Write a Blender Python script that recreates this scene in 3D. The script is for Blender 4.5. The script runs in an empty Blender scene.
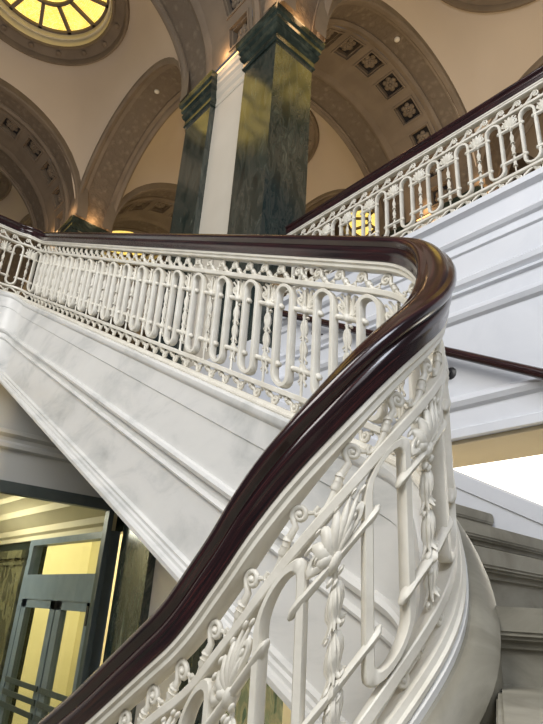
import bpy, bmesh, math, random
from mathutils import Vector, Matrix
random.seed(4)
PI = math.pi
C = bpy.context.scene.collection
sc = bpy.context.scene
R_ = math.radians

# axes: X = across the flights (away from the eye), Y = along the flights, Z up, eye at the origin
# ------------------------------------------------------------------ materials
def newmat(name):
    m = bpy.data.materials.new(name); m.use_nodes = True
    nt = m.node_tree; b = nt.nodes['Principled BSDF']
    return m, nt, b
def N(nt, t, **kw):
    n = nt.nodes.new(t)
    for k, v in kw.items(): setattr(n, k, v)
    return n
def ramp(nt, stops):
    r = N(nt, 'ShaderNodeValToRGB'); e = r.color_ramp.elements
    while len(e) < len(stops): e.new(0.5)
    for i, (p, c) in enumerate(stops):
        e[i].position = p; e[i].color = (*c, 1)
    return r
def noisy(name, c1, c2, scale=3, rough=0.5, bump=0.0, bscale=40, detail=6, stretch=(1,1,1), dist=0.0, p=(0.35,0.65), coat=0, spec=0.5):
    m, nt, b = newmat(name)
    tc = N(nt, 'ShaderNodeTexCoord'); mp = N(nt, 'ShaderNodeMapping'); mp.inputs['Scale'].default_value = stretch
    nt.links.new(tc.outputs['Object'], mp.inputs[0])
    n = N(nt, 'ShaderNodeTexNoise'); n.inputs['Scale'].default_value = scale; n.inputs['Detail'].default_value = detail
    n.inputs['Distortion'].default_value = dist
    nt.links.new(mp.outputs[0], n.inputs['Vector'])
    r = ramp(nt, [(p[0], c1), (p[1], c2)]); nt.links.new(n.outputs['Fac'], r.inputs[0])
    nt.links.new(r.outputs[0], b.inputs['Base Color'])
    b.inputs['Roughness'].default_value = rough
    b.inputs['Specular IOR Level'].default_value = spec
    if coat: b.inputs['Coat Weight'].default_value = coat; b.inputs['Coat Roughness'].default_value = 0.12
    if bump:
        n2 = N(nt, 'ShaderNodeTexNoise'); n2.inputs['Scale'].default_value = bscale; n2.inputs['Detail'].default_value = 4
        nt.links.new(tc.outputs['Object'], n2.inputs['Vector'])
        bp = N(nt, 'ShaderNodeBump'); bp.inputs['Strength'].default_value = bump; bp.inputs['Distance'].default_value = 0.01
        nt.links.new(n2.outputs['Fac'], bp.inputs['Height']); nt.links.new(bp.outputs[0], b.inputs['Normal'])
    return m
def marble(name, stops, scale, dist, rough, stretch=(1,1,1), rot=(0,0,0), spec=0.5):
    m, nt, b = newmat(name)
    tc = N(nt, 'ShaderNodeTexCoord'); mp = N(nt, 'ShaderNodeMapping')
    mp.inputs['Scale'].default_value = stretch; mp.inputs['Rotation'].default_value = rot
    nt.links.new(tc.outputs['Object'], mp.inputs[0])
    n = N(nt, 'ShaderNodeTexNoise'); n.inputs['Scale'].default_value = scale; n.inputs['Detail'].default_value = 9
    n.inputs['Roughness'].default_value = 0.62; n.inputs['Distortion'].default_value = dist
    nt.links.new(mp.outputs[0], n.inputs['Vector'])
    r = ramp(nt, stops); nt.links.new(n.outputs['Fac'], r.inputs[0])
    nt.links.new(r.outputs[0], b.inputs['Base Color'])
    b.inputs['Roughness'].default_value = rough; b.inputs['Specular IOR Level'].default_value = spec
    return m
def emis(name, col, s):
    m, nt, b = newmat(name)
    b.inputs['Base Color'].default_value = (*col, 1)
    b.inputs['Emission Color'].default_value = (*col, 1); b.inputs['Emission Strength'].default_value = s
    return m
M = {}
M['iron'] = noisy('cream_painted_iron', (0.70,0.66,0.57), (0.80,0.765,0.68), 9, 0.38, 0.12, 60)
M['wmarble'] = marble('white_veined_marble', [(0.26,(0.44,0.44,0.43)),(0.40,(0.62,0.62,0.60)),(0.52,(0.74,0.73,0.705)),(0.75,(0.79,0.78,0.75))], 2.2, 0.6, 0.35, (1,0.7,1.6), (0.5,0.3,0.2))
M['stone'] = marble('grey_step_marble', [(0.3,(0.185,0.17,0.13)),(0.5,(0.285,0.265,0.21)),(0.75,(0.37,0.345,0.285))], 3.0, 1.0, 0.5)
M['wall'] = marble('pale_wall_marble', [(0.3,(0.66,0.68,0.73)),(0.5,(0.74,0.755,0.80)),(0.75,(0.78,0.79,0.83))], 1.1, 0.8, 0.4)
M['green'] = marble('green_veined_marble', [(0.30,(0.006,0.012,0.012)),(0.44,(0.016,0.030,0.027)),(0.515,(0.055,0.060,0.050)),(0.56,(0.022,0.036,0.032)),(0.66,(0.085,0.095,0.078)),(0.74,(0.19,0.20,0.16))], 2.6, 0.7, 0.12, (3.2,3.2,0.9), (0.75,0.6,0), 0.8)
M['greendark'] = marble('dark_green_marble', [(0.3,(0.008,0.013,0.011)),(0.5,(0.022,0.032,0.026)),(0.75,(0.075,0.09,0.07))], 3, 1.2, 0.2)
M['olive'] = marble('olive_veined_marble', [(0.30,(0.03,0.03,0.018)),(0.45,(0.075,0.072,0.038)),(0.55,(0.16,0.15,0.08)),(0.68,(0.09,0.088,0.05)),(0.8,(0.26,0.245,0.15))], 3.0, 1.0, 0.2, (2,2,1), (0.6,0.4,0))
M['plaster'] = noisy('tan_plaster', (0.50,0.42,0.33), (0.54,0.455,0.36), 0.6, 0.85, 0.05, 25)
M['white'] = noisy('white_plaster', (0.62,0.57,0.48), (0.67,0.62,0.53), 1.2, 0.7)
M['grey'] = noisy('grey_plaster', (0.46,0.47,0.47), (0.51,0.52,0.52), 1.0, 0.8)
M['beige'] = noisy('beige_soffit_paint', (0.60,0.50,0.34), (0.66,0.56,0.39), 1.0, 0.7)
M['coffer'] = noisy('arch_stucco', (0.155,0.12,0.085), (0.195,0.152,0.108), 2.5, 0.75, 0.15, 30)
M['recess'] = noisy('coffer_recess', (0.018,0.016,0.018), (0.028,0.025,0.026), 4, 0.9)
M['darkmetal'] = noisy('dark_bronze_frame', (0.055,0.072,0.075), (0.075,0.092,0.095), 6, 0.35)
M['doormetal'] = noisy('blue_grey_door_metal', (0.15,0.19,0.24), (0.18,0.225,0.275), 6, 0.35)
M['black'] = noisy('black_iron', (0.02,0.02,0.022), (0.035,0.035,0.04), 12, 0.4)
M['cream'] = noisy('cream_cornice_paint', (0.68,0.62,0.44), (0.76,0.69,0.50), 1.5, 0.6)
M['wlamp'] = emis('white_ceiling_panel', (1,0.97,0.88), 1.6)
M['day'] = emis('daylight_pane', (1.0,0.97,0.90), 2.2)
M['cove'] = emis('warm_cove_lamp', (1.0,0.62,0.25), 2.0)
M['corr'] = noisy('yellow_corridor_wall', (0.72,0.64,0.40), (0.80,0.71,0.46), 0.8, 0.7)
# leaf-relief stucco band
def relief(name, c1, c2, scale):
    m, nt, b = newmat(name)
    tc = N(nt, 'ShaderNodeTexCoord')
    v = N(nt, 'ShaderNodeTexVoronoi'); v.feature = 'F1'; v.inputs['Scale'].default_value = scale
    nt.links.new(tc.outputs['Object'], v.inputs['Vector'])
    w = N(nt, 'ShaderNodeTexNoise'); w.inputs['Scale'].default_value = scale*1.4; w.inputs['Detail'].default_value = 3; w.inputs['Distortion'].default_value = 1.5
    nt.links.new(tc.outputs['Object'], w.inputs['Vector'])
    mx = N(nt, 'ShaderNodeMath', operation='ADD'); nt.links.new(v.outputs['Distance'], mx.inputs[0]); nt.links.new(w.outputs['Fac'], mx.inputs[1])
    r = ramp(nt, [(0.55, c2), (0.95, c1)]); nt.links.new(mx.outputs[0], r.inputs[0])
    nt.links.new(r.outputs[0], b.inputs['Base Color'])
    bp = N(nt, 'ShaderNodeBump'); bp.inputs['Strength'].default_value = 0.5; bp.inputs['Distance'].default_value = 0.03; bp.invert = True
    nt.links.new(mx.outputs[0], bp.inputs['Height']); nt.links.new(bp.outputs[0], b.inputs['Normal'])
    b.inputs['Roughness'].default_value = 0.8
    return m
M['relief'] = relief('leaf_relief_stucco', (0.13,0.10,0.07), (0.185,0.145,0.103), 7.5)
# mahogany, grain running along the rail through noise stretched on UV
m, nt, b = newmat('polished_mahogany')
uvn = N(nt, 'ShaderNodeUVMap'); mp = N(nt, 'ShaderNodeMapping'); mp.inputs['Scale'].default_value = (1.2, 14, 1)
nt.links.new(uvn.outputs[0], mp.inputs[0])
n = N(nt, 'ShaderNodeTexNoise'); n.inputs['Scale'].default_value = 4; n.inputs['Detail'].default_value = 6; n.inputs['Distortion'].default_value = 0.4
nt.links.new(mp.outputs[0], n.inputs['Vector'])
r = ramp(nt, [(0.35,(0.007,0.003,0.004)),(0.54,(0.028,0.008,0.009)),(0.74,(0.080,0.020,0.018))]); nt.links.new(n.outputs['Fac'], r.inputs[0])
nt.links.new(r.outputs[0], b.inputs['Base Color']); b.inputs['Roughness'].default_value = 0.22
b.inputs['Coat Weight'].default_value = 0.5; b.inputs['Coat Roughness'].default_value = 0.10
M['wood'] = m
# stained glass: radial key pattern in local polar coordinates
m, nt, b = newmat('yellow_stained_glass')
tc = N(nt, 'ShaderNodeTexCoord')
br = N(nt, 'ShaderNodeTexBrick'); br.inputs['Scale'].default_value = 9.0; br.offset = 0.5
br.inputs['Color1'].default_value = (1.0,0.70,0.10,1); br.inputs['Color2'].default_value = (1.0,0.86,0.30,1); br.inputs['Mortar'].default_value = (0.50,0.25,0.01,1)
br.inputs['Mortar Size'].default_value = 0.06; br.inputs['Brick Width'].default_value = 0.7; br.inputs['Row Height'].default_value = 0.5
nt.links.new(tc.outputs['UV'], br.inputs['Vector'])
b.inputs['Base Color'].default_value = (0.4,0.3,0.1,1)
nt.links.new(br.outputs['Color'], b.inputs['Emission Color']); b.inputs['Emission Strength'].default_value = 1.5
b.inputs['Roughness'].default_value = 0.3
M['glass_yellow'] = m
M['glass_red'] = emis('red_stained_glass', (0.8,0.05,0.06), 0.9)
m, nt, b = newmat('clear_pane')
out = nt.nodes['Material Output']
tr = N(nt, 'ShaderNodeBsdfTransparent'); tr.inputs[0].default_value = (0.93,0.955,0.92,1)
gl = N(nt, 'ShaderNodeBsdfGlossy'); gl.inputs['Roughness'].default_value = 0.03
lw = N(nt, 'ShaderNodeLayerWeight'); pw_ = N(nt, 'ShaderNodeMath', operation='POWER'); pw_.inputs[1].default_value = 4
nt.links.new(lw.outputs['Facing'], pw_.inputs[0]); ml = N(nt, 'ShaderNodeMath', operation='MULTIPLY_ADD'); ml.inputs[1].default_value = .15; ml.inputs[2].default_value = .025
nt.links.new(pw_.outputs[0], ml.inputs[0])
mx = N(nt, 'ShaderNodeMixShader'); nt.links.new(ml.outputs[0], mx.inputs[0]); nt.links.new(tr.outputs[0], mx.inputs[1]); nt.links.new(gl.outputs[0], mx.inputs[2])
nt.links.new(mx.outputs[0], out.inputs['Surface'])
M['pane'] = m

# ------------------------------------------------------------------ mesh builder
class MB:
    def __init__(s): s.v = []; s.f = []; s.uv = {}; s.mi = []
    def add(s, vs, fs, mi=0):
        o = len(s.v); s.v += [tuple(v) for v in vs]
        for f in fs: s.f.append([i+o for i in f]); s.mi.append(mi)
    def box(s, x0, x1, y0, y1, z0, z1, mi=0):
        s.add([(x0,y0,z0),(x1,y0,z0),(x1,y1,z0),(x0,y1,z0),(x0,y0,z1),(x1,y0,z1),(x1,y1,z1),(x0,y1,z1)],
              [(0,3,2,1),(4,5,6,7),(0,1,5,4),(1,2,6,5),(2,3,7,6),(3,0,4,7)], mi)
    def prism(s, poly, z0, z1, mi=0):
        n = len(poly)
        s.add([(x,y,z0) for x,y in poly]+[(x,y,z1) for x,y in poly],
              [tuple(range(n-1,-1,-1)), tuple(range(n,2*n))]+[(i,(i+1)%n,n+(i+1)%n,n+i) for i in range(n)], mi)
    def grid(s, rows, closed=False, caps=False, mi=0):
        n = len(rows[0]); o = [p for r in rows for p in r]; fs = []
        for i in range(len(rows)-1):
            for j in range(n if closed else n-1):
                k = (j+1) % n
                fs.append((i*n+j, i*n+k, (i+1)*n+k, (i+1)*n+j))
        if caps and closed:
            fs.append(tuple(range(n-1,-1,-1))); fs.append(tuple((len(rows)-1)*n+j for j in range(n)))
        s.add(o, fs, mi)
    def tube(s, pts, rad, seg=6, depth=None, mapf=None, mi=0, flat=False):
        """tube along pts (3-vectors in local x,y,w); rad number or list; depth scales along w; flat=rectangular bar"""
        pts = [Vector(p) for p in pts]; n = len(pts); rows = []
        W = Vector((0,0,1))
        for i, p in enumerate(pts):
            t = (pts[min(i+1,n-1)] - pts[max(i-1,0)])
            if t.length < 1e-9: t = Vector((0,1,0))
            t.normalize()
            a = t.cross(W)
            if a.length < 0.05: a = Vector((1,0,0))
            a.normalize(); bb = a.cross(t).normalized()
            rr = rad[i] if isinstance(rad, (list,tuple)) else rad
            dd = rr if depth is None else depth*(rr/ (rad[0] if isinstance(rad,(list,tuple)) else rad))
            if depth is not None and isinstance(rad,(list,tuple)): dd = rr*depth
            ring = []
            if flat:
                for cx_, cy_ in ((-1,-.7),(-1,.7),(-.7,1),(.7,1),(1,.7),(1,-.7),(.7,-1),(-.7,-1)):
                    ring.append(p + a*(cx_*rr) + bb*(cy_*dd))
            else:
                for k in range(seg):
                    an = 2*PI*k/seg; ring.append(p + a*(math.cos(an)*rr) + bb*(math.sin(an)*dd))
            rows.append(ring)
        if mapf: rows = [[mapf(q) for q in r] for r in rows]
        s.grid(rows, True, True, mi)
    def blob(s, c, r, mapf=None, seg=8, rings=5, mi=0):
        """ellipsoid; r = (rx, ry, rw)"""
        rows = []
        for i in range(rings+1):
            ph = -PI/2 + PI*i/rings; cr = max(math.cos(ph), 0.02)
            rows.append([(c[0]+r[0]*cr*math.cos(2*PI*k/seg), c[1]+r[1]*math.sin(ph), c[2]+r[2]*cr*math.sin(2*PI*k/seg)) for k in range(seg)])
        if mapf: rows = [[mapf(q) for q in rr] for rr in rows]
        s.grid(rows, True, True, mi)
    def build(s, name, mats, parent=None, smooth=True, ang=38, loc=None, fix=True):
        me = bpy.data.meshes.new(name)
        vs = s.v
        if loc is None and parent is not None:
            loc0 = Vector((0,0,0)); q_ = parent
            while q_ is not None: loc0 += Vector(q_.location); q_ = q_.parent
        else: loc0 = Vector(loc) if loc is not None else Vector((0,0,0))
        me.from_pydata([tuple(Vector(v)-loc0) for v in vs], [], s.f)
        if not isinstance(mats, (list,tuple)): mats = [mats]
        for m_ in mats: me.materials.append(m_)
        for p, k in zip(me.polygons, s.mi): p.material_index = k
        if s.uv:
            ul = me.uv_layers.new(name='UVMap')
            for l in me.loops: ul.data[l.index].uv = s.uv.get(l.vertex_index, (0,0))
        if fix:
            bm = bmesh.new(); bm.from_mesh(me); bmesh.ops.recalc_face_normals(bm, faces=bm.faces); bm.to_mesh(me); bm.free()
        if smooth:
            me.polygons.foreach_set('use_smooth', [True]*len(me.polygons))
            try: me.set_sharp_from_angle(angle=R_(ang))
            except Exception: pass
        me.update()
        o = bpy.data.objects.new(name, me); C.objects.link(o)
        if parent is not None: o.parent = parent
        elif loc is not None: o.location = loc
        return o
def thing(name, label, cat, loc=(0,0,0), group=None):
    o = bpy.data.objects.new(name, None); C.objects.link(o); o.location = loc
    o.empty_display_size = 0.2
    o['label'] = label; o['category'] = cat
    if group: o['group'] = group
    return o
def tag(o, label=None, cat=None, group=None, kind=None):
    if label: o['label'] = label
    if cat: o['category'] = cat
    if group: o['group'] = group
    if kind: o['kind'] = kind
    return o

# ------------------------------------------------------------------ rail paths
class Path:
    def __init__(s, segs, zkeys, step=0.02):
        """segs: list of ('l',(x0,y0),(x1,y1)) or ('a',cx,cy,r,a0,a1); zkeys(u)->z of the top"""
        P = []
        for g in segs:
            if g[0] == 'l':
                (x0,y0),(x1,y1) = g[1], g[2]; L = math.hypot(x1-x0,y1-y0); n = max(1,int(L/step))
                P += [(x0+(x1-x0)*i/n, y0+(y1-y0)*i/n) for i in range(n)]
                last = (x1,y1)
            else:
                _,cx,cy,r,a0,a1 = g; n = max(6,int(abs(a1-a0)*r/step))
                P += [(cx+r*math.cos(a0+(a1-a0)*i/n), cy+r*math.sin(a0+(a1-a0)*i/n)) for i in range(n)]
                last = (cx+r*math.cos(a1), cy+r*math.sin(a1))
        P.append(last); s.P = P
        s.U = [0.0]
        for i in range(1,len(P)): s.U.append(s.U[-1]+math.hypot(P[i][0]-P[i-1][0],P[i][1]-P[i-1][1]))
        s.L = s.U[-1]; s.zk = zkeys
        s.T = []
        n = len(P)
        for i in range(n):
            a = P[max(i-1,0)]; b_ = P[min(i+1,n-1)]
            l = math.hypot(b_[0]-a[0], b_[1]-a[1]); s.T.append(((b_[0]-a[0])/l, (b_[1]-a[1])/l))
    def at(s, u):
        U = s.U
        if u <= 0:
            t = s.T[0]; return (s.P[0][0]+t[0]*u, s.P[0][1]+t[1]*u), t
        if u >= s.L:
            t = s.T[-1]; return (s.P[-1][0]+t[0]*(u-s.L), s.P[-1][1]+t[1]*(u-s.L)), t
        import bisect
        i = bisect.bisect_right(U, u)-1; i = min(i, len(U)-2)
        f = (u-U[i])/(U[i+1]-U[i])
        p = (s.P[i][0]*(1-f)+s.P[i+1][0]*f, s.P[i][1]*(1-f)+s.P[i+1][1]*f)
        tx = s.T[i][0]*(1-f)+s.T[i+1][0]*f; ty = s.T[i][1]*(1-f)+s.T[i+1][1]*f; l = math.hypot(tx,ty)
        return p, (tx/l, ty/l)
    def ztop(s, u):
        k = 0.07; n = 9; t = 0
        for i in range(n): t += s.zk(u + k*(2*i/(n-1)-1))
        return t/n
    def slope(s, u): return (s.ztop(u+0.03)-s.ztop(u-0.03))/0.06
    def pt(s, u, w, z):
        p, t = s.at(u)
        return Vector((p[0]+t[1]*w, p[1]-t[0]*w, z))

def sweep(mb, path, prof, u0, u1, zoff=0.0, perp=True, step=0.03, caps=True, uvs=False, vscale=1.0):
    """prof: closed list of (w, v) swept along the path; v measured from the top line + zoff"""
    n = max(2, int((u1-u0)/step)); rows = []; base = len(mb.v)
    for i in range(n+1):
        u = u0+(u1-u0)*i/n; z = path.ztop(u); m_ = path.slope(u); p, t = path.at(u)
        if perp:
            c = 1/math.sqrt(1+m_*m_); sn_ = m_*c
            rows.append([Vector((p[0]+t[1]*w - t[0]*sn_*v, p[1]-t[0]*w - t[1]*sn_*v, z+zoff+v*c)) for w, v in prof])
        else:
            rows.append([Vector((p[0]+t[1]*w, p[1]-t[0]*w, z+zoff+v)) for w, v in prof])
    if uvs:
        k = base
        for i in range(n+1):
            u = u0+(u1-u0)*i/n
            for j in range(len(prof)): mb.uv[k] = (u, j/len(prof)); k += 1
    mb.grid(rows, True, caps)

# ------------------------------------------------------------------ balustrade
def spiral(cx, cy, r0, a0, turns, n, sgn=1, r1=0.15):
    out = []
    for i in range(n+1):
        f = i/n; a = a0 + sgn*2*PI*turns*f; r = r0*(1-f)**0.9*(1-r1)+r0*r1
        out.append((cx+r*math.cos(a), cy+r*math.sin(a)))
    return out
HAND = []
_half = [(.036,0.0),(.040,.006),(.041,.022),(.047,.030),(.050,.042),(.048,.054),(.044,.058),(.046,.062),(.058,.068),(.063,.078),(.062,.090),(.052,.100),(.040,.101),(.036,.104),(.022,.112),(.008,.115)]
_prof = [(-.036,0.0)]+_half+[(-w_,v_) for w_,v_ in reversed(_half[1:])]
TOPR = [(-.026,-.030),(-.018,-.034),(.018,-.034),(.026,-.030),(.026,-.018),(.034,-.012),(.034,0),(-.034,0),(-.034,-.012),(-.026,-.018)]
def rect(w, v0, v1, b=0.003):
    return [(-w+b,v0),(w-b,v0),(w,v0+b),(w,v1-b),(w-b,v1),(-w+b,v1),(-w,v1-b),(-w,v0+b)]

def make_balustrade(name, label, path, H, pitch, first, u0, u1, hi=lambda u: True, gain=0.035, loc=(0,0,0), band=0.118, lowu=None):
    root = thing(name, label, 'railing', loc)
    K = H/0.80
    g = lambda u: (band + gain*max(0, min(1, (path.slope(u)-.5)/.57)))*K
    zb = lambda u: path.ztop(u)-H
    lb = 0.118*K                                   # lower band height
    # handrail
    mb = MB(); sweep(mb, path, _prof, u0, u1, 0.0, True, 0.025, True, True)
    mb.build('handrail', M['wood'], root, ang=50)
    mb = MB(); sweep(mb, path, TOPR, u0, u1, 0.0, True, 0.03); mb.build('top_rail', M['iron'], root)
    # middle rails follow their own offset
    class Off:
        def __init__(s, f): s.f = f; s.T = path.T
        def at(s, u): return path.at(u)
        def ztop(s, u): return s.f(u)
        def slope(s, u): return path.slope(u)
    mb = MB(); sweep(mb, Off(lambda u: path.ztop(u)-g(u)), rect(.019,-.024,0), u0, u1); mb.build('upper_rail', M['iron'], root)
    mb = MB(); sweep(mb, Off(lambda u: zb(u)+lb), rect(.019,-.024,0), u0, u1); mb.build('lower_rail', M['iron'], root)
    mb = MB(); sweep(mb, Off(zb), [(-.030,0),(.030,0),(.036,.006),(.036,.014),(.028,.018),(.024,.030),(-.024,.030),(-.028,.018),(-.036,.014),(-.036,.006)], u0, u1)
    mb.build('base_rail', M['iron'], root)
    cf = first if callable(first) else (lambda k, f0=first: f0+k*pitch)
    ks = [k for k in range(-60, 80) if u0+.03 < cf(k) < u1-0.02]
    for kk in ks:
        uc = cf(kk); un = cf(kk+1)
        seg = 8 if hi(uc) else 5
        ybot = lambda u: lb                       # heights above base
        ytop = lambda u: H - g(u) - .024/0.9
        hw = 0.051*K if pitch < .275 else 0.056*K
        # --- oval
        f = lambda q, uc=uc: path.pt(uc+q[0], q[2], zb(uc+q[0])+q[1])
        yt = ytop(uc)-.003; y0 = lb+.010
        n = 10 if hi(uc) else 7
        pts = []
        for i in range(n+1):
            a = PI*i/n; pts.append((hw*math.cos(a), yt-.010-hw+hw*math.sin(a), 0))
        for i in range(n+1):
            a = PI+PI*i/n; pts.append((hw*math.cos(a), y0+.006+hw+hw*math.sin(a), 0))
        # insert shaft points so curves follow the path
        left = [(-hw, yt-.010-hw+(y0+.006+hw-(yt-.010-hw))*j/4, 0) for j in range(1,4)]
        right = [(hw, y0+.006+hw+((yt-.010-hw)-(y0+.006+hw))*j/4, 0) for j in range(1,4)]
        ring = pts[:n+1]+left+pts[n+1:]+right
        mb = MB(); rows = []
        m_ = len(ring)
        for i in range(m_):
            p = Vector(ring[i]); t = Vector(ring[(i+1)%m_])-Vector(ring[i-1]); t.normalize(); a = t.cross(Vector((0,0,1))).normalized(); bb = Vector((0,0,1))
            rows.append([f(p+a*(cx_*.0110*K)+bb*(cy_*.020*K)) for cx_,cy_ in ((-1,-.75),(-1,.75),(-.7,1),(.7,1),(1,.75),(1,-.75),(.7,-1),(-.7,-1))])
        rows.append(rows[0]); mb.grid(rows, True, False)
        mb.build('oval_baluster', M['iron'], root, ang=45)
        # --- the gap to the next oval
        uf = (uc+un)/2
        if uf > u1-0.05: continue
        hs = (un-uc)/2-hw
        f = lambda q, uf=uf: path.pt(uf+q[0], q[2], zb(uf+q[0])+q[1])
        yT = H - g(uf) - .026
        yr1 = yT-.125*K; yr2 = lb+.115*K
        for yr in (yr1, yr2):
            mb = MB(); e = hs+.030
            xs = [-e,-e+.004,-e+.012,-hs-.006,-hs+.010,-.02,.02,hs-.010,hs+.006,e-.012,e-.004,e]
            rs = [.003,.0105,.0165,.0175,.0145,.0145,.0145,.0145,.0175,.0165,.0105,.003]
            mb.tube([(x, yr, 0.009) for x in xs], [q*K for q in rs], seg if seg>5 else 6, mapf=f)
            mb.build('cross_rod', M['iron'], root, ang=50)
        # foliate baluster: stem, knot, berries
        mb = MB()
        mb.tube([(0,lb,0),(0,yr2,0),(0,(yr1+yr2)/2,0),(0,yr1,0),(0,yT-.02,0)], .0065*K, 6, mapf=f)
        for yk, s_ in ((yr1,1.0),(yr2,.75)):
            mb.blob((0,yk,0.006), (.020*K*s_,.024*K*s_,.024*K), f, seg, 5)
            if seg > 5:
                for bx_, by_ in ((-.012,-.034),(.012,-.034),(0,-.050),(-.020,.018),(.020,.018)):
                    mb.blob((bx_*s_,yk+by_*s_,.012), (.0085,.0085,.010), f, 7, 4)
        fb = mb.build('foliate_baluster', M['iron'], root, ang=60)
        # palmette: leaves fanning up from the knot and two curled acanthus leaves
        mb = MB(); top = yT-.004-yr1
        for a, L, wd in ((0,.98,.0105),(.42,.97,.0100),(-.42,.97,.0100),(.88,.92,.0095),(-.88,.92,.0095),(1.35,.66,.009),(-1.35,.66,.009)):
            pts = []; rs = []
            for i in range(7):
                t = i/6; x = math.sin(a)*t*L*top*.66*(1-.2*t*t); y = yr1 + t*L*top*(.35+.65*math.cos(a*.75))
                if t > .8: x += math.copysign(.010*(t-.8)/.2, a) if a else 0
                pts.append((x, y, .008+.012*math.sin(PI*t))); rs.append(wd*(.35+.9*math.sin(PI*min(1,t*.85+.1))))
            mb.tube(pts, [q*K for q in rs], seg, depth=.8, mapf=f)
            if seg > 5: mb.blob((pts[-1][0]+math.copysign(.005,a)*(a!=0), pts[-1][1]-.004, .013), (.0085,.0075,.008), f, 7, 4)
        if seg > 5 or True:
            for sg in (-1,1):
                c = spiral(sg*.040*K, yr1+.050*K, .022*K, -PI/2 if sg>0 else -PI/2, 1.1, 9 if seg>5 else 6, sg)
                pts = [(0,yr1+.004,.008),(sg*.018,yr1+.012,.012)]+[(x,y,.014) for x,y in c]
                mb.tube(pts, [.008*K]*2+[.0095*K*(1-.35*i/len(c)) for i in range(len(c))], 6 if seg>5 else 5, mapf=f)
                if seg > 5: mb.blob((sg*.040*K, yr1+.050*K, .016), (.009,.009,.010), f, 6, 4)
        mb.build('palmette', M['iron'], fb, ang=60)
        # chain of husks
        mb = MB(); y = yr1-.045*K; yend = lb+.006
        hl = .105*K; 
        while y > yend+.05:
            l = min(hl, y-yend)
            lobes = 3
            prof = [(0,.30),(.12,.55),(.35,.92),(.6,.95),(.8,.62),(.9,.85),(1.0,1.15)] if seg>5 else [(0,.30),(.4,.95),(.8,.6),(1.0,1.1)]
            if seg > 5:
                mb.tube([(0,y,.002),(0,y-l*.45,.002),(0,y-l*.95,.002)], [.006,.0085,.005], 6, mapf=f)
                for px_, pw_ in ((-1,.0),(1,.0),(0,1),(-.55,.7),(.55,.7)):
                    tt = [0,.15,.35,.55,.75,.88,1.0]; ra = [.002,.009,.0135,.0140,.0090,.0115,.0235]; rb_ = [.003,.0058,.0075,.0072,.0056,.0046,.0015]
                    mb.tube([(px_*ra[q]*1.05, y-l*.96*tt[q], .002+pw_*ra[q]*1.1) for q in range(7)], [q_*K for q_ in rb_], 6, mapf=f)
            else:
                rows = []
                for t, rr in prof:
                    rows.append([f((.0175*K*rr*math.cos(2*PI*k2/6), y-l*t*.93, .0175*K*rr*math.sin(2*PI*k2/6)+.002)) for k2 in range(6)])
                mb.grid(rows, True, True)
            if seg > 5:
                for sg in (-1,1):
                    mb.tube([(sg*.008,y-l*.66,.002),(sg*.014,y-l*.82,.002),(sg*.027,y-l*.93,.002)], [.0045,.0045,.0015], 5, mapf=f)
                    mb.blob((sg*.017,y-l*1.0,.006), (.0062,.0065,.0065), f, 6, 4)
            y -= l
        mb.build('husk_chain', M['iron'], fb, ang=50)
    # --- scroll bands, two per pitch
    for k2 in range(2*ks[0]-1, 2*ks[-1]+2):
        ca, cb = cf(math.floor(k2/2)), cf(math.floor(k2/2)+1)
        P2 = (cb-ca)/2; ua = ca+(k2 % 2)*P2-.02
        if ua < u0 or ua+P2 > u1: continue
        h_ = hi(ua)
        for which in ('upper_scroll','lower_scroll'):
            um = ua+P2/2; sl = path.slope(um); c_ = 1/math.sqrt(1+sl*sl); s_ = sl*c_
            if which == 'upper_scroll':
                vv = g(um)-.034/c_-.002
                zr = lambda u: path.ztop(u)-g(u)
                def f(q, ua=ua, c_=c_, s_=s_, zr=zr):
                    u = ua+q[0]*c_-q[1]*s_*1.0; return path.pt(u, q[2], zr(u)+q[1]/c_)
            else:
                vv = lb-.026-.030/c_
                zr = lambda u: zb(u)+lb-.026
                def f(q, ua=ua, c_=c_, s_=s_, zr=zr):
                    u = ua+P2-q[0]*c_+q[1]*s_; return path.pt(u, q[2], zr(u)-q[1]/c_)
            Lp = P2/c_; Hp = vv*c_; R0 = Hp*(.36 if which == 'upper_scroll' else .43); sx = Lp*.70; sy = Hp-R0-.001
            nsp = 18 if h_ else 9
            sp = []
            for i in range(nsp+1):
                t = i/nsp; a = PI*.95 - 2*PI*1.5*t; q = (1-t)**.85*.88+.12
                sp.append((sx+R0*q*math.cos(a), sy+R0*q*math.sin(a), 0))
            stem = [(-Lp*.075,Hp*.24,0),(-Lp*.145,Hp*.25,0),(-Lp*.18,Hp*.13,0),(-Lp*.13,Hp*.03,0),(-Lp*.03,.0,0),(Lp*.10,Hp*.05,0),(Lp*.24,Hp*.20,0),(Lp*.35,Hp*.36,0),(sx-R0-.006,sy-Hp*.16,0)]
            rad = [.0055,.0055,.0055,.006,.007,.009,.0105,.0105,.0090]+[.0082*(1-.30*i/nsp) for i in range(nsp+1)]
            mb = MB()
            mb.tube(stem+sp, [q*K for q in rad], 8 if h_ else 5, mapf=f)
            mb.blob((sx, sy, 0), (.0085*K,.0085*K,.012*K), f, 8 if h_ else 5, 4)
            if h_:
                mb.tube([(Lp*.19,Hp*.15,0),(Lp*.23,Hp*.19,0),(Lp*.27,Hp*.24,0),(Lp*.30,Hp*.28,0)], [.0115,.0145,.012,.0145], 8, mapf=f)
                mb.tube([(Lp*.36,Hp*.37,0),(Lp*.41,Hp*.44,0)], [.0135,.009], 8, mapf=f)
                mb.tube([(sx+R0*.75,sy-R0*.6,0),(sx+R0*1.15,sy-R0*1.1,0),(sx+R0*1.7,sy-R0*1.35,0)], [.006,.005,.003], 6, mapf=f)
            mb.build(which, M['iron'], root, ang=60)
    return root

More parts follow.
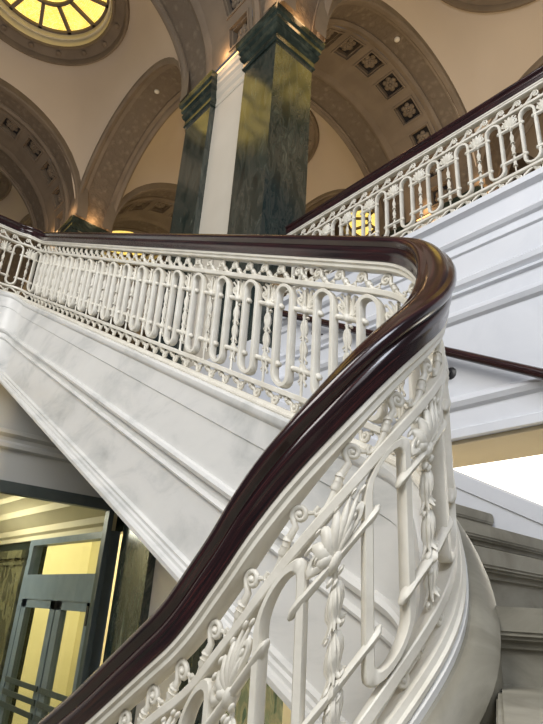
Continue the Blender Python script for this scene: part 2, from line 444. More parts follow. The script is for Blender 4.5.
# main railing
XA, XB, YC = 0.965, 1.594, 1.192
rr_ = (XB-XA)/2; XM = (XA+XB)/2; RC = 0.28; YL = 6.30; YA = 3.3
LA = YA-YC; LARC = PI*rr_; LBL = YL-RC-YC; LC = RC*PI/2
U1 = LA; U2 = U1+LARC; U3 = U2+LBL; U4 = U3+LC
ZK_A = [(1.192,.14),(1.31,.035),(1.41,-.062),(1.54,-.136),(1.86,-.324),(3.4,-1.11)]
ZK_T = [(0,.14),(.243,.437),(.388,.624),(.626,.868),(.74,1.03),(.84,1.165),(.90,1.228),(.989,1.283)]
def interp(K, x):
    if x <= K[0][0]: return K[0][1]
    for (x0,y0),(x1,y1) in zip(K, K[1:]):
        if x <= x1: return y0+(y1-y0)*(x-x0)/(x1-x0)
    return K[-1][1]+(K[-1][1]-K[-2][1])/(K[-1][0]-K[-2][0])*(x-K[-1][0])
def zmain(u):
    if u < U1: return interp(ZK_A, YA-u)
    if u < U2: return interp(ZK_T, u-U1)
    return min(1.283+.51*(u-U2), 3.88)
segs = [('l',(XA,YA),(XA,YC)), ('a',XM,YC,rr_,PI,2*PI), ('l',(XB,YC),(XB,YL-RC)), ('a',XB-RC,YL-RC,RC,0,PI/2), ('l',(XB-RC,YL),(-1.6,YL))]
main = Path(segs, zmain)
def first_main(k):
    if k < 0: u = .111+.26*k
    elif k <= 5: u = .111+.25*k
    elif k <= 12: u = 1.361+.262*(k-5)
    else: u = 1.361+.262*7+.271*(k-12)
    return U1+u
make_balustrade('stair_railing', 'cream iron balustrade with mahogany handrail curving round the stair well in the foreground', main, 0.80, 0.26, first_main,
                0.0, main.L, hi=lambda u: u < U2+2.2, loc=(XB,YC,0.0))
# gallery railing
XG = 3.547
gp = Path([('l',(XG,4.08),(XG,-1.6))], lambda u: 3.88)
gfirst = 4.08-2.22
while gfirst > 0.283: gfirst -= 0.283
make_balustrade('gallery_railing', 'white iron gallery balustrade with dark handrail high at the upper right', gp, 0.83, 0.283, gfirst, 0.0, gp.L, hi=lambda u: False, gain=0, loc=(XG,2,3.05))

# ------------------------------------------------------------------ staircase
def z0_main(u): return main.ztop(u)-.80
st = thing('staircase', 'pale marble staircase with grey steps turning round the well below the cream balustrade', 'staircase', (2.5,1.2,-0.5))
class OffP:
    def __init__(s, p, d): s.p = p; s.d = d
    def at(s,u): return s.p.at(u)
    def ztop(s,u): return s.p.ztop(u)+s.d
    def slope(s,u): return s.p.slope(u)
strp = [(.034,0),(.040,-.004),(.040,-.022),(.046,-.030),(.056,-.030),(.072,-.042),(.100,-.085),(.108,-.105),(.104,-.125),(.104,-.95),
        (-.100,-.95),(-.104,-.925),(-.096,-.910),(-.084,-.905),(-.084,-.888),(-.074,-.878),(-.076,-.862),(-.056,-.850),
        (-.056,-.545),(-.072,-.540),(-.076,-.528),(-.066,-.518),(-.056,-.512),
        (-.056,-.475),(-.078,-.466),(-.086,-.445),(-.078,-.428),(-.058,-.420),(-.060,-.180),(-.066,-.176),(-.066,-.060),(-.076,-.050),(-.082,-.036),(-.082,-.014),(-.072,-.004),(-.060,0)]
mb = MB(); sweep(mb, OffP(main,-.80), strp, 0, main.L, perp=False, step=0.03)
so_ = mb.build('string_fascia', [M['wmarble'], M['stone']], st, ang=30)
np_ = len(strp)
for k_, p_ in enumerate(so_.data.polygons):
    if len(p_.vertices) == 4 and all(2 <= (v_ % np_) <= 10 for v_ in p_.vertices): p_.material_index = 1
# treads of the flights
RISE, RUN = .205, .41
def zt(k): return -.145+RISE*k
XO = 3.50
def step_prism(poly, z, name='step'):
    mb = MB()
    # riser body
    mb.prism(poly, z-RISE-.10, z-.068)
    # nosing slab, pushed outwards over the riser (first edge of the polygon is the front)
    a, b_ = Vector(poly[0]), Vector(poly[1]); t = (b_-a).normalized(); nrm = Vector((t.y,-t.x))
    cen = sum((Vector(p) for p in poly), Vector((0,0)))/len(poly)
    if nrm.dot(cen-a) > 0: nrm = -nrm
    for off, za, zb_ in ((.014,-.098,-.078),(.034,-.078,-.068),(.044,-.068,-.058),(.049,-.058,-.016),(.045,-.016,-.006),(.036,-.006,0.0)):
        q = [tuple(a+nrm*off), tuple(b_+nrm*off)]+list(poly[2:])
        mb.prism(q, z+za, z+zb_)
    return mb.build(name, M['stone'], st, ang=30)
for k in range(2, 16):
    y = 1.15+RUN*(k-2)
    y1 = y+RUN+.06 if k < 15 else y+.12
    step_prism([(XB+.10,y),(XO,y),(XO,y1),(XB+.10,y1)], zt(k))
# winders
def ray_pt(th, r): return (XM+r*math.sin(R_(th)), YC-r*math.cos(R_(th)))
angs = [(1, 40, 90), (0, 29, 42), (-1, -40, 31), (-2, -84, -38)]
for k, a0, a1 in angs:
    def edge(th):
        # outer hit with the rectangle
        dx, dy = math.sin(R_(th)), -math.cos(R_(th)); t = 9
        if dx > 1e-6: t = min(t, (XO-XM)/dx)
        if dx < -1e-6: t = min(t, (-1.15-XM)/dx)
        if dy < -1e-6: t = min(t, (-1.35-YC)/dy)
        return (XM+dx*t, YC+dy*t)
    r0 = rr_+.098
    poly = [ray_pt(a0,r0), edge(a0)] if k != 0 else [(1.499,.799), (.637,.316), (.637,-1.35)]
    for cx_, cy_ in ((-1.15,-1.35),(XO,-1.35)):
        an = math.degrees(math.atan2(cx_-XM, YC-cy_))
        if a0 < an < a1 or (k == 0 and cx_ > 0): poly.append((cx_,cy_))
    if a1 == 90: poly += [(XO,1.20),(XB+.06,1.20)]
    else: poly.append(edge(a1))
    na = 5
    for i in range(na+1):
        th = min(a1,88)-(min(a1,88)-a0)*i/na
        if i < na: poly.append(ray_pt(th, r0))
    step_prism(poly, zt(k)+(.024 if k == 0 else 0))
for k in range(-3, -9, -1):
    y = 1.05+RUN*(-3-k)
    step_prism([(XA-.06, y+RUN), (-1.15, y+RUN), (-1.15, y), (XA-.06, y)], zt(k))
# soffit slab under flight B
mb = MB()
rows = []
for y in (1.2, 6.3):
    z = zt(2)+(y-1.15)*.5-.36
    rows.append([(XB+.05,y,z-.25),(XO,y,z-.25),(XO,y,z),(XB+.05,y,z)])
mb.grid(rows, True, True); mb.build('stair_soffit', M['grey'], st, smooth=False)
# outer curb along the wall side
mb = MB()
cz = lambda y: .95+.505*(y-2.13)
prof = [(XO,0),(XO,-.10),(XO+.012,-.105),(XO+.012,-.80),(XO+.13,-.80),(XO+.13,0),(XO+.11,.012),(XO+.02,.012)]
mb.grid([[(x,y,cz(y)+v) for x,v in prof] for y in (-1.3, 0.5, 2, 4.07)], True, True)
mb.build('outer_curb', M['wall'], st, ang=25)

# ------------------------------------------------------------------ gallery wall (fascia below the gallery railing)
def extr_y(mb, prof, y0, y1, mi=0): mb.grid([[(x,y0,z) for x,z in prof],[(x,y1,z) for x,z in prof]], True, True, mi)
x = XG-.02
def ridge(z0, z1, d=.035): return [(x,z0),(x-d*.6,z0+(z1-z0)*.15),(x-d,z0+(z1-z0)*.45),(x-d*.8,z0+(z1-z0)*.7),(x-d*.3,z0+(z1-z0)*.8),(x,z1)]
prof = [(x+.50,1.21),(x-.02,1.21),(x-.02,1.27),(x,1.28)]+ridge(1.41,1.52,.05)+ridge(2.08,2.19,.045)+[(x,2.30),(x-.03,2.31),(x-.03,2.325),(x-.012,2.34),(x-.045,2.37),(x-.05,2.41),(x-.02,2.44),(x,2.45)]\
     +[(x,2.65),(x-.02,2.66),(x-.02,2.675),(x,2.685)]+ridge(2.74,2.82,.045)+[(x,2.98),(x-.05,3.0),(x-.05,3.05),(x+.50,3.05)]
mb = MB(); extr_y(mb, prof, -1.7, 4.12)
tag(mb.build('wall_gallery', M['wall'], None, ang=25), kind='structure')
mb = MB(); mb.box(XG+.02, XG+.58, -1.7, 4.08, 1.18, 1.208)
tag(mb.build('trim_1', M['beige'], None, smooth=False), kind='structure')
# upper floor slab and landing
mb = MB(); mb.box(XG+.48, 13.5, -1.7, 4.1, 2.75, 3.0); mb.box(3.95, 13.5, 4.1, 19, 2.75, 3.0)
mb.box(-2.2, 3.95, 6.55, 19, 2.72, 2.93)
tag(mb.build('ceiling', M['white'], None, smooth=False), kind='structure')
# hall beyond the gallery, ground floor
mb = MB(); mb.box(-3, 13.5, -4, 19, -3.2, -3.0); tag(mb.build('floor', M['stone'], None, smooth=False), kind='structure')
mb = MB(); mb.box(9.0, 9.2, -1.7, 10.5, -3.0, 3.0); tag(mb.build('wall_hall', M['beige'], None, smooth=False), kind='structure')
# window in the hall wall
w = MB()
w.box(8.93,9.0,-1.4,9.3,.62,.70); w.box(8.93,9.0,-1.4,9.3,2.62,2.70); w.box(8.93,9.0,-1.4,-1.28,.7,2.62); w.box(8.93,9.0,9.2,9.3,.7,2.62)
wo = w.build('window_1', M['white'], None, smooth=False); tag(wo, kind='structure')
w = MB(); w.box(8.97,8.985, -1.28, 9.2, .70, 2.62); p_ = w.build('pane', M['day'], wo, smooth=False)
mb = MB(); mb.box(8.96, 9.0, -1.7, 10.5, -1.62, -1.50); mb.box(8.96,9.0,-1.7,10.5,-1.9,-1.74)
tag(mb.build('trim_2', M['black'], None, smooth=False), kind='structure')

# wall handrail with brackets
wr = thing('wall_handrail', 'dark mahogany handrail on scroll brackets running down the white gallery wall', 'handrail', (3.40,2.5,2.0))
wp = Path([('l',(3.42,5.6),(3.42,-1.0))], lambda u: 3.69-.535*u if True else 0)
wprof = [(.030*math.cos(a)*1.0, .030*math.sin(a)*1.15) for a in [2*PI*i/12 for i in range(12)]]
mb = MB(); sweep(mb, wp, wprof, 1.53, wp.L, 0.0, True, .2, True, True); mb.build('rail', M['wood'], wr)
for yb in (3.52, 2.17, 0.5):
    u = 5.6-yb; z = wp.ztop(u)
    mb = MB()
    mb.tube([(3.42,yb,z-.03),(3.42,yb,z-.10),(3.45,yb,z-.15),(3.53,yb,z-.15)], .012, 8)
    rows = []
    for x_, r_ in ((3.545,.055),(3.53,.055),(3.518,.03)):
        rows.append([(x_, yb+r_*math.cos(2*PI*i/12), z-.15+r_*math.sin(2*PI*i/12)) for i in range(12)])
    mb.grid(rows, True, True)
    mb.tube([(3.44, yb+.035*math.cos(a)*(1-a/9), z-.13+.035*math.sin(a)*(1-a/9)) for a in [i*.5 for i in range(14)]], .007, 6)
    mb.build('bracket', M['black'], wr)

# ------------------------------------------------------------------ piers
Z = 7.3
def S0(i): return (.563+.862*i)*Z
def X0(j): return (.432+.67*j)*Z
PL, PT, SP = .304*Z, .108*Z, .56*Z
pier_labels = {(0,0):('tall pier of green veined marble pilasters and a white panel, rising behind the balustrade',),
 (1,0):('green marble pier whose capital tip peeks above the far left end of the handrail',),
 (0,1):('green marble pier glowing at its top edge, seen through the gallery balustrade',)}
CAPH = .52
CAPP = [(0,-CAPH),(.02,-CAPH),(.035,-CAPH+.03),(.02,-CAPH+.06),(.02,-CAPH+.14),(.05,-CAPH+.18),(.07,-CAPH+.24),(.055,-CAPH+.28),(.085,-CAPH+.32),(.085,-CAPH+.39),(.11,-CAPH+.42),(.12,-.03),(.12,0)]
def cap_ring(mb, x0, x1, y0, y1, z, ex=0.0, mi=0):
    rows = []
    for d_, v in CAPP:
        d_ = d_+ex-.05
        rows.append([(x0-d_,y0-d_,z+v),(x1+d_,y0-d_,z+v),(x1+d_,y1+d_,z+v),(x0-d_,y1+d_,z+v)])
    mb.grid(rows, True, True, mi)
def make_pier(i, j, zbot, label):
    x0, y0 = X0(j)+.07, S0(i)+.07; x1, y1 = X0(j)+PT-.07, S0(i)+PL-.07
    t = thing('marble_pier', label, 'pier', ((x0+x1)/2,(y0+y1)/2,zbot))
    mb = MB(); mb.box(x0+.09, x1-.09, y0+.1, y1-.1, zbot, Z-CAPH+.01)
    rows = []
    for d_, v in CAPP: rows.append([(x0+.10-d_,y0+.12,Z+v),(x1-.10+d_,y0+.12,Z+v),(x1-.10+d_,y1-.12,Z+v),(x0+.10-d_,y1-.12,Z+v)])
    mb.grid(rows, True, True)
    mb.build('white_core', M['white'], t, smooth=False)
    pw = .64
    for ya, yb in ((y0, y0+pw), (y1-pw, y1)):
        mb = MB(); mb.box(x0, x1, ya, yb, zbot, Z-CAPH+.01)
        # sunk panel edge lines
        pl = mb.build('pilaster', M['green'], t, smooth=False)
        mb = MB(); cap_ring(mb, x0, x1, ya, yb, Z, 0.05)
        mb.build('capital', M['greendark'], t, smooth=False)
    # lamp strip lying on the capital
    mb = MB()
    mb.box(x0-.03, x0+.0, y0, y1, Z+.001, Z+.02); mb.box(x0, x1, y0-.03, y0, Z+.001, Z+.02)
    mb.build('cove_lamp', M['cove'], t, smooth=False)
    return t
for (i,j) in [(0,0),(1,0),(2,0),(-1,1),(0,1),(1,1),(2,1)]:
    zb_ = -3.0 if (i,j)==(0,0) else 2.98
    if (i,j) in pier_labels: lab = pier_labels[(i,j)][0]
    else: lab = {(2,0):'farthest green marble pier beyond the landing, hidden behind the handrail', (-1,1):'green marble pier out beyond the right edge of the gallery balustrade',
                 (1,1):'green marble pier standing behind the tall foreground pier', (2,1):'green marble pier at the far end of the vaulted upper hall'}[(i,j)]
    make_pier(i,j,zb_,lab)
# white block under the marble where the pier meets the stair
mb = MB(); mb.box(X0(0)-.02, X0(0)+PT+.02, S0(0)-.03, S0(0)+1.2, 1.55, 2.45)
tag(mb.build('trim_3', M['wall'], None, smooth=False), kind='structure')

# ------------------------------------------------------------------ arches
def arch_t(i, j, coffers=True):
    """wide coffered arch spanning X from pier j to j+1 over the whole pier length"""
    xa = X0(j)+PT; xb = X0(j+1); r = (xb-xa)/2; xc = (xa+xb)/2; ya = S0(i)-.05; yb = S0(i)+PL
    lab = {(0,-1):'broad coffered arch springing from the tall green pier and leaving the top of the picture',
           (1,-1):'broad coffered arch curving down to the far left behind the handrail',
           (0,0):'broad coffered arch with rosettes rising right of the tall green pier',
           (1,0):'small distant coffered arch seen low between the far piers',
           (2,-1):'coffered arch farthest left beyond the landing',
           (2,0):'farthest coffered arch of the upper hall',
           (-1,0):'coffered arch above the right end of the gallery, out of frame',
           (0,1):'coffered arch low behind the gallery balustrade at the right',
           (1,1):'coffered arch deep behind the gallery balustrade'}.get((i,j), 'coffered arch of the vaulted ceiling')
    t = thing('coffered_arch', lab, 'arch', (xc,(ya+yb)/2,Z))
    W = yb-ya
    def rp(y, a, d):   # point at width position y (from ya), angle a, depth d above the intrados
        rad = r+d
        return (xc-rad*math.cos(a), ya+y, Z+rad*math.sin(a))
    # width profile: (y, d)
    prof = [(-.06,.22),(-.06,-.0),(-.03,-.02),(.03,-.02),(.05,.0),(.09,.0),(.09,.03),(.43,.03),(.43,.0),(.48,-.035),(.54,-.02),(.57,.0)]
    profb = [(-.06,.22),(-.06,-.0),(-.03,-.02),(.03,-.02),(.05,.0),(.09,.0),(.09,.03),(.58,.03),(.58,.0),(.64,-.035),(.72,-.02),(.76,.0)]
    full = prof + [(W-y, d) for y, d in reversed(profb)]
    n = 48
    mb = MB()
    rows = [[rp(y, PI*q/n, d) for y, d in full] for q in range(n+1)]
    # split the band faces by material
    L_ = len(full)
    mb.v += [p for r_ in rows for p in r_]
    for q in range(n):
        for k in range(L_-1):
            if k == len(prof)-1: continue           # coffered field built separately
            mb.f.append([q*L_+k, q*L_+k+1, (q+1)*L_+k+1, (q+1)*L_+k])
            mb.mi.append(1 if k in (6, L_-2-6) else 0)
    # field with coffers
    f0, f1 = .57, W-.76
    nc = 11; da = PI/nc; cy0, cy1 = W/2-.23-.27, W/2+.23-.27; ca = .215/r
    for c in range(nc):
        a0, a1 = c*da, (c+1)*da; am = (a0+a1)/2
        ys = [f0, cy0, cy1, f1]; as_ = [a0, am-ca, am+ca, a1]
        for yi in range(3):
            for ai in range(3):
                if yi == 1 and ai == 1: continue
                mb.add([rp(ys[yi],as_[ai],0),rp(ys[yi+1],as_[ai],0),rp(ys[yi+1],as_[ai+1],0),rp(ys[yi],as_[ai+1],0)],[(0,1,2,3)])
        # stepped recess
        def ringp(dy, dc, d): return [rp(cy0+dy,am-ca+dc,d),rp(cy1-dy,am-ca+dc,d),rp(cy1-dy,am+ca-dc,d),rp(cy0+dy,am+ca-dc,d)]
        e = .05; ea = e/r
        rs = [ringp(0,0,0), ringp(0,0,-.02), ringp(.03,.03/r,-.02), ringp(.03,.03/r,.03), ringp(e,ea,.03), ringp(e,ea,.11)]
        mb.grid(rs, True, False, 0)
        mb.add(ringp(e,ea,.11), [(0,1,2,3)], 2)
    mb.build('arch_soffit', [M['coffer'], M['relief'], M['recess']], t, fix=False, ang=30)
    for c in range(nc):
        am = (c+.5)*da
        mb = MB()
        def lp(p_, am=am):  # p: (y, tangential, depth from recess floor)
            rad = r+.11-p_[2]; a = am+p_[1]/rad
            return (xc-rad*math.cos(a), ya+W/2-.27+p_[0], Z+rad*math.sin(a))
        for k in range(6):
            an = k*PI/3+.26; mb.blob((.095*math.cos(an), .095*math.sin(an), .035), (.056,.056,.032), lp, 7, 4)
        for k in range(6):
            an = k*PI/3+.26+PI/6; mb.blob((.060*math.cos(an), .060*math.sin(an), .06), (.038,.038,.024), lp, 6, 4)
        mb.blob((0,0,.065), (.03,.03,.03), lp, 7, 4)
        mb.build('rosette', M['coffer'], t, ang=60)
    return t
def arch_l(i, j):
    """narrow arch spanning Y between pier i and i+1"""
    ya = S0(i)+PL; yb = S0(i+1); r = (yb-ya)/2; yc = (ya+yb)/2; xa = X0(j)
    lab = {(0,0):'narrow arch with relief band climbing from the far left towards the tall green pier',
           (-1,0):'narrow arch overhead between the tall green pier and the pier nearer the viewer',
           (1,0):'narrow arch running beyond the far left pier',
           (-1,1):'narrow arch seen through the gallery balustrade at the right edge',
           (0,1):'narrow arch behind the tall green pier', (1,1):'narrow arch at the far end of the upper hall'}[(i,j)]
    W = PT
    prof = [(-.07,.20),(-.06,-.02),(-.02,-.05),(.04,-.02),(.06,.02),(.14,.02),(.14,.05)]
    full = prof + [(W-y, d) for y, d in reversed(prof)]
    n = 48; mb = MB(); L_ = len(full)
    for q in range(n+1):
        a = PI*q/n
        mb.v += [(xa+x_, yc-(r+d)*math.cos(a), Z+(r+d)*math.sin(a)) for x_, d in full]
    for q in range(n):
        for k in range(L_-1):
            mb.f.append([q*L_+k, q*L_+k+1, (q+1)*L_+k+1, (q+1)*L_+k]); mb.mi.append(1 if k == len(prof)-1 else 0)
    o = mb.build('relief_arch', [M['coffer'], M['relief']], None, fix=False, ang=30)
    tag(o, lab, 'arch')
for (i,j) in [(0,-1),(1,-1),(2,-1),(0,0),(1,0),(2,0),(0,1),(1,1)]: arch_t(i,j)
for (i,j) in [(-1,0),(0,0),(1,0),(-1,1),(0,1),(1,1)]: arch_l(i,j)

# ------------------------------------------------------------------ sail vaults with skylights
A_ = SP/2; RS = A_*math.sqrt(2)
def vault(k, j, sky=True):
    xc = X0(j)+PT+A_ ; yc = S0(k)+PL+A_+.003
    rho0 = 1.48 if sky else 0.02
    mb = MB(); rows = []; n = 96
    def rmax(a): return (A_-.012)/max(abs(math.cos(a)), abs(math.sin(a)))
    for t in range(17):
        f = t/16; row = []
        for q in range(n):
            a = 2*PI*q/n; rho = rmax(a)*(1-f)+rho0*f
            row.append((xc+rho*math.cos(a), yc+rho*math.sin(a), Z+math.sqrt(max(0.0, RS*RS-rho*rho))+.30*(3*f*f-2*f**3)))
        rows.append(row)
    mb.grid(rows, True, False)
    tag(mb.build('ceiling', M['plaster'], None, fix=False, ang=60), kind='structure')
    if not sky: return
    zr = Z+math.sqrt(RS*RS-rho0*rho0)+.30
    lab = {(0,-1):'round yellow stained glass skylight in a moulded ring at the top left corner',
           (-1,0):'round stained glass skylight whose dark ring just touches the top right edge',
           (0,0):'round stained glass skylight half hidden right of the tall green pier',
           (0,1):'yellow round stained glass skylight glowing through the gallery balustrade',
           (1,-1):'round skylight ring cut by the left edge above the handrail',
           (1,0):'golden skylight low behind the handrail beyond the landing',
           (-1,1):'skylight out beyond the right edge of the picture'}.get((k,j), 'round skylight deep in the upper hall')
    t = thing('skylight', lab, 'skylight', (xc,yc,zr))
    def lathe(prof, name, mat, n=72, ang=35):
        mb = MB(); mb.grid([[(xc+r_*math.cos(2*PI*q/n), yc+r_*math.sin(2*PI*q/n), zr+z_) for q in range(n)] for r_, z_ in prof], True, False)
        return mb.build(name, mat, t, fix=False, ang=ang)
    fr_ = lathe([(1.54,-.04),(1.52,-.09),(1.48,-.10),(1.45,-.05),(1.44,.0),(1.26,.08),(1.25,.04),(1.22,.03),(1.20,.07)], 'outer_ring', M['coffer'])
    lathe([(1.20,.07),(1.19,.22),(1.17,.24),(1.16,.20),(1.13,.20),(1.12,.30),(1.08,.32)], 'inner_ring', M['cream'])
    # medallions on the ring
    for q in range(16):
        mb = MB(); a = 2*PI*(q+.5)/16
        mb.blob((xc+1.35*math.cos(a), yc+1.35*math.sin(a), zr+.03), (.06,.06,.02), None, 10, 5); mb.build('medallion', M['coffer'], fr_, ang=60)
    # glass disc with polar pattern
    mb = MB(); n = 48; rr2 = [1.10,.92,.74,.56,.38,.20,.02]
    for r_ in rr2:
        for q in range(n+1):
            mb.uv[len(mb.v)] = (12*q/n, r_*1.6)
            mb.v.append((xc+r_*math.cos(2*PI*q/n), yc+r_*math.sin(2*PI*q/n), zr+.36))
    for a in range(len(rr2)-1):
        for q in range(n): mb.f.append([a*(n+1)+q, a*(n+1)+q+1, (a+1)*(n+1)+q+1, (a+1)*(n+1)+q]); mb.mi.append(1 if (a == 0 and q < 4 and (k,j)==(0,1)) else 0)
    mb.build('glass', [M['glass_yellow'], M['glass_red']], t, fix=False)
    mb = MB()
    for q in range(12):
        a = 2*PI*(q+.5)/12; c, s_ = math.cos(a), math.sin(a); w_ = .032
        pts = [(xc+.52*c-w_*s_, yc+.52*s_+w_*c),(xc+.52*c+w_*s_, yc+.52*s_-w_*c),(xc+1.12*c+w_*s_, yc+1.12*s_-w_*c),(xc+1.12*c-w_*s_, yc+1.12*s_+w_*c)]
        mb.prism(pts, zr+.30, zr+.355)
    for ra, rb in ((.48,.54),(1.07,1.13)):
        mb.grid([[(xc+r_*math.cos(2*PI*q/48), yc+r_*math.sin(2*PI*q/48), zr+z_) for q in range(48)] for r_, z_ in ((ra,.355),(ra,.30),(rb,.30),(rb,.355))], True, False)
    mb.build('glazing_bars', M['coffer'], t, ang=30)
for k in (-1,0,1,2):
    for j in (-1,0,1):
        vault(k, j, (k,j) in [(0,-1),(-1,0),(0,0),(0,1),(1,-1),(1,0)])
# end walls closing the vaulted hall
mb = MB(); mb.box(-6, 14, S0(3)+.05, S0(3)+.3, 2.9, 11); tag(mb.build('wall_far', M['plaster'], None, smooth=False), kind='structure')
mb = MB(); mb.box(X0(2)+.1, X0(2)+.35, -6, S0(3), 2.9, 11); tag(mb.build('wall_right', M['plaster'], None, smooth=False), kind='structure')

# smoke detectors on the arches
def detector(x_, y_, z_, nx, ny, nz, lab):
    n_ = Vector((nx,ny,nz)).normalized(); a = n_.orthogonal().normalized(); b_ = n_.cross(a)
    mb = MB(); c = Vector((x_,y_,z_))
    mb.grid([[c+n_*h_+(a*math.cos(2*PI*q/20)+b_*math.sin(2*PI*q/20))*r_ for q in range(20)] for h_, r_ in ((0,.05),(.02,.05),(.032,.04),(.038,.02))], True, True)
    tag(mb.build('smoke_detector', M['wlamp'] if False else M['white'], None, loc=(x_,y_,z_), ang=40), lab, 'smoke detector')

detector(5.958,4.281,9.381,.03,0,-2.08,'small white smoke detector on the big coffered arch right of the green pier')
detector(3.498,8.248,9.383,0,.117,-2.08,'small white smoke detector on the narrow arch left of the green pier')

# ------------------------------------------------------------------ landing fascia wall, vestibule and door
mb = MB()
GY = 6.42
prof = [(GY,1.10),(GY,1.44),(GY-.05,1.46),(GY-.05,1.50),(GY-.02,1.53),(GY-.02,1.57),(GY-.07,1.60),(GY-.07,1.64),(GY,1.66),(GY,2.72),(GY+.25,2.72),(GY+.25,1.10)]
mb.grid([[(x_,y_,z_) for y_,z_ in prof] for x_ in (-2.2,3.14)], True, True)
tag(mb.build('wall_landing', M['grey'], None, ang=25), kind='structure')
# glazed screen
sf = MB(); sf.box(1.0,3.14,GY-.04,GY+.06,1.00,1.12); sf.box(1.74,1.83,GY-.04,GY+.06,-3,1.0); sf.box(3.08,3.14,GY-.04,GY+.06,-3,1.0)
so = sf.build('window_2', M['darkmetal'], None, smooth=False); tag(so, kind='structure')
w = MB(); w.box(1.83,3.08,GY,GY+.012,-3,1.0); w.build('pane', M['pane'], so, smooth=False)
mb = MB(); mb.box(-2.2,1.74,GY,GY+.2,-3,1.1); tag(mb.build('wall_left', M['grey'], None, smooth=False), kind='structure')
# corridor beyond the glass
XD = 3.24
mb = MB(); mb.box(XD, XD+.2, GY+.06, 14, .80, 2.7); mb.box(XD, XD+.2, 8.95, 14, -3, .80)
tag(mb.build('wall_corridor', M['greendark'], None, smooth=False), kind='structure')
mb = MB(); prof = [(XD,.80),(XD-.05,.80),(XD-.05,.86),(XD-.10,.89),(XD-.10,.97),(XD-.16,1.0),(XD-.22,1.06),(XD-.30,1.10),(XD-.30,1.19),(XD-.36,1.24),(XD-.48,1.28),(XD-.48,1.36),(XD,1.36)]
extr_y(mb, prof, GY+.07, 14); tag(mb.build('trim_4', M['cream'], None, ang=25), kind='structure')
mb = MB(); mb.box(-1, XD, GY+.26, 14, 1.36, 1.45); tag(mb.build('ceiling', M['white'], None, smooth=False), kind='structure')
mb = MB(); mb.box(0.9, 1.1, GY+.26, 14, -3, 1.36); mb.box(.9,XD+4,14,14.2,-3,1.4); tag(mb.build('wall_vestibule', M['corr'], None, smooth=False), kind='structure')
mb = MB(); mb.box(1.75, 2.4, 7.2, 8.4, 1.345, 1.36); o = mb.build('ceiling_light', M['wlamp'], None, smooth=False); tag(o, 'bright ceiling light panel behind the glass screen at the lower left', 'ceiling light')
# pilaster left of the door
mb = MB(); mb.box(XD-.10, XD, 8.95, 11.5, -3, .55); mb.box(XD-.16, XD, 8.93, 11.5, .55, .66); mb.box(XD-.13, XD, 8.93, 11.5, .46, .50)
tag(mb.build('trim_5', M['olive'], None, smooth=False), kind='structure')
# door set with transom
d_ = MB()
d_.box(XD-.06,XD+.08, GY+.08, GY+.22, -3, .80); d_.box(XD-.06,XD+.08, 8.80, 8.95, -3,.80)
d_.box(XD-.06,XD+.08, GY+.22, 8.80, .72,.80); d_.box(XD-.06,XD+.08, GY+.22, 8.80, .02,.33)
do = d_.build('door_1', M['doormetal'], None, smooth=False); tag(do, kind='structure')
w = MB(); w.box(XD, XD+.012, GY+.22, 8.80, .33,.72); w.build('transom_pane', M['pane'], do, smooth=False)
for ya, yb in ((GY+.22, 7.63),(7.67, 8.80)):
    w = MB(); w.box(XD-.05,XD+.03, ya, ya+.15, -3,.02); w.box(XD-.05,XD+.03, yb-.15, yb, -3,.02); w.box(XD-.05,XD+.03, ya, yb, -.08,.02); w.box(XD-.05,XD+.03, ya, yb, -3,-2.7)
    lf = w.build('leaf', M['doormetal'], do, smooth=False)
    w = MB(); w.box(XD-.012, XD, ya+.15, yb-.15, -2.7,-.08); w.build('pane', M['pane'], lf, smooth=False)
    w = MB()
    for zz in (-.98,-1.12,-1.26): w.box(XD-.075, XD-.06, ya+.02, yb-.02, zz, zz+.06)
    w.build('push_bar', M['darkmetal'], lf, smooth=False)
w = MB(); w.box(XD-.08,XD-.05, GY+.25, GY+.30, -.22,-.02); w.build('hinge', M['black'], do, smooth=False)
# lit room beyond the door
mb = MB(); mb.box(XD+3.2, XD+3.4, GY, 14, -3, 2.7); mb.box(XD+.2,XD+3.3,GY-.1,GY+.05,-3,2.7); tag(mb.build('wall_room', M['corr'], None, smooth=False), kind='structure')

# ------------------------------------------------------------------ lights
def area(name, loc, target, size, power, col, sy=None, spread=None):
    l = bpy.data.lights.new(name, 'AREA'); l.energy = power; l.color = col; l.size = size
    if sy: l.shape = 'RECTANGLE'; l.size_y = sy
    if spread: l.spread = spread
    o = bpy.data.objects.new(name, l); C.objects.link(o); o.location = loc
    o.rotation_euler = (Vector(target)-Vector(loc)).to_track_quat('-Z','Y').to_euler()
    return o
def point(name, loc, power, col, r=0.1):
    l = bpy.data.lights.new(name, 'POINT'); l.energy = power; l.color = col; l.shadow_soft_size = r
    o = bpy.data.objects.new(name, l); C.objects.link(o); o.location = loc; return o
area('window_daylight', (-4.5,1.0,6.0), (2.2,3,0.6), 4, 600, (1.0,0.985,0.95), 5)
area('stair_daylight', (-1.2,-4.0,3.4), (2.2,2,0.2), 3, 60, (0.96,0.97,1.0), 3)
area('gallery_daylight', (-0.5,-3.0,5.0), (3.5,1.5,2.0), 2, 150, (0.84,0.90,1.0), 2)
area('hall_light', (7.0,1.5,2.6), (6.5,1.5,-1), 3, 160, (1.0,0.93,0.8), 4)
area('hall_floor_bounce', (6.0,1.8,-2.6), (5.0,1.8,1.2), 3, 90, (1.0,0.90,0.70), 4)
area('pier_gold_fill', (5.2,1.4,-2.3), (3.55,4.1,-1.2), .5, 90, (1.0,0.72,0.35), spread=R_(60))  # added unseen fill that warms the pier's lower right face to gold
area('vestibule_light', (2.1,9,1.3), (2.6,9,-1), 1.2, 210, (1.0,0.95,0.80), 4)
area('room_light', (XD+1.7,11.5,2.5), (XD+2.4,13.5,-1), 2, 420, (1.0,0.88,0.60), 4)
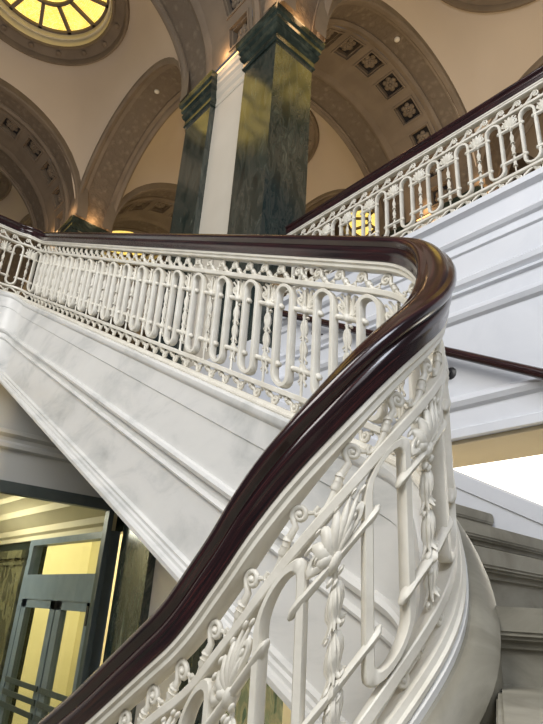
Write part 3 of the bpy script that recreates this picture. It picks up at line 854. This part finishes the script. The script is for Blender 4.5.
# warm lamps lying on the capitals
for (i,j) in [(0,0),(1,0),(0,1),(1,1),(-1,1)]:
    xa, ya = X0(j), S0(i)
    point('cove_lamp_left', (xa-.06, ya+PL*.5, Z+.10), 8, (1.0,0.60,0.28), .15)
    point('cove_lamp_front', (xa+PT*.5, ya-.06, Z+.10), 8, (1.0,0.60,0.28), .15)
    point('cove_lamp_corner', (xa-.06, ya-.02, Z+.10), 6, (1.0,0.60,0.28), .15)
# general warm light of the upper hall
area('upper_hall_fill', (5.8,2.2,4.2), (5.8,2.2,9), 2.5, 125, (1.0,0.76,0.48))  # added upward fill brightening the right-hand vaults, no chandelier hangs here
area('upper_hall_light', (1.0,8.5,4.2), (1.0,8.5,9), 2.5, 72, (1.0,0.84,0.70))
area('upper_hall_light_far', (5.8,9,3.4), (5.8,9,9), 2.5, 60, (1.0,0.74,0.44))

w = bpy.data.worlds.new('world'); sc.world = w; w.use_nodes = True
bg = w.node_tree.nodes['Background']; bg.inputs[0].default_value = (0.80,0.87,1.0,1); bg.inputs[1].default_value = 0.10

# ------------------------------------------------------------------ camera
CR = [[0.998,-0.065,0.0],[-0.026,-0.397,-0.918],[0.06,0.916,-0.398]]
def setup_cam():
    f = 586.0; VP = (360.0,-987.0)
    u = Vector((VP[0]-271.5, -(VP[1]-362.0), -f)).normalized()
    wv = Vector((0,0,-1)); fw = (wv-u*wv.dot(u)).normalized(); r = fw.cross(u)
    dd = Vector((-.642,.767,0)).normalized(); nn = Vector((.767,.642,0)).normalized()
    rows = []
    for a in ((nn.x,nn.y),(dd.x,dd.y)): rows.append(r*a[0]+fw*a[1])
    rows.append(u)
    return Matrix((tuple(rows[0])+(0,), tuple(rows[1])+(0,), tuple(rows[2])+(0,), (0,0,0,1)))
cd = bpy.data.cameras.new('camera'); cam = bpy.data.objects.new('camera', cd); C.objects.link(cam)
cd.sensor_fit = 'HORIZONTAL'; cd.sensor_width = 36; cd.lens = 36*586/543; cd.clip_start = 0.02; cd.clip_end = 100
cam.matrix_world = setup_cam()
sc.camera = cam
sc.view_settings.view_transform = 'Standard'; sc.view_settings.look = 'None'; sc.view_settings.exposure = 0.0; sc.view_settings.gamma = 1; sc.view_settings.use_curve_mapping = False
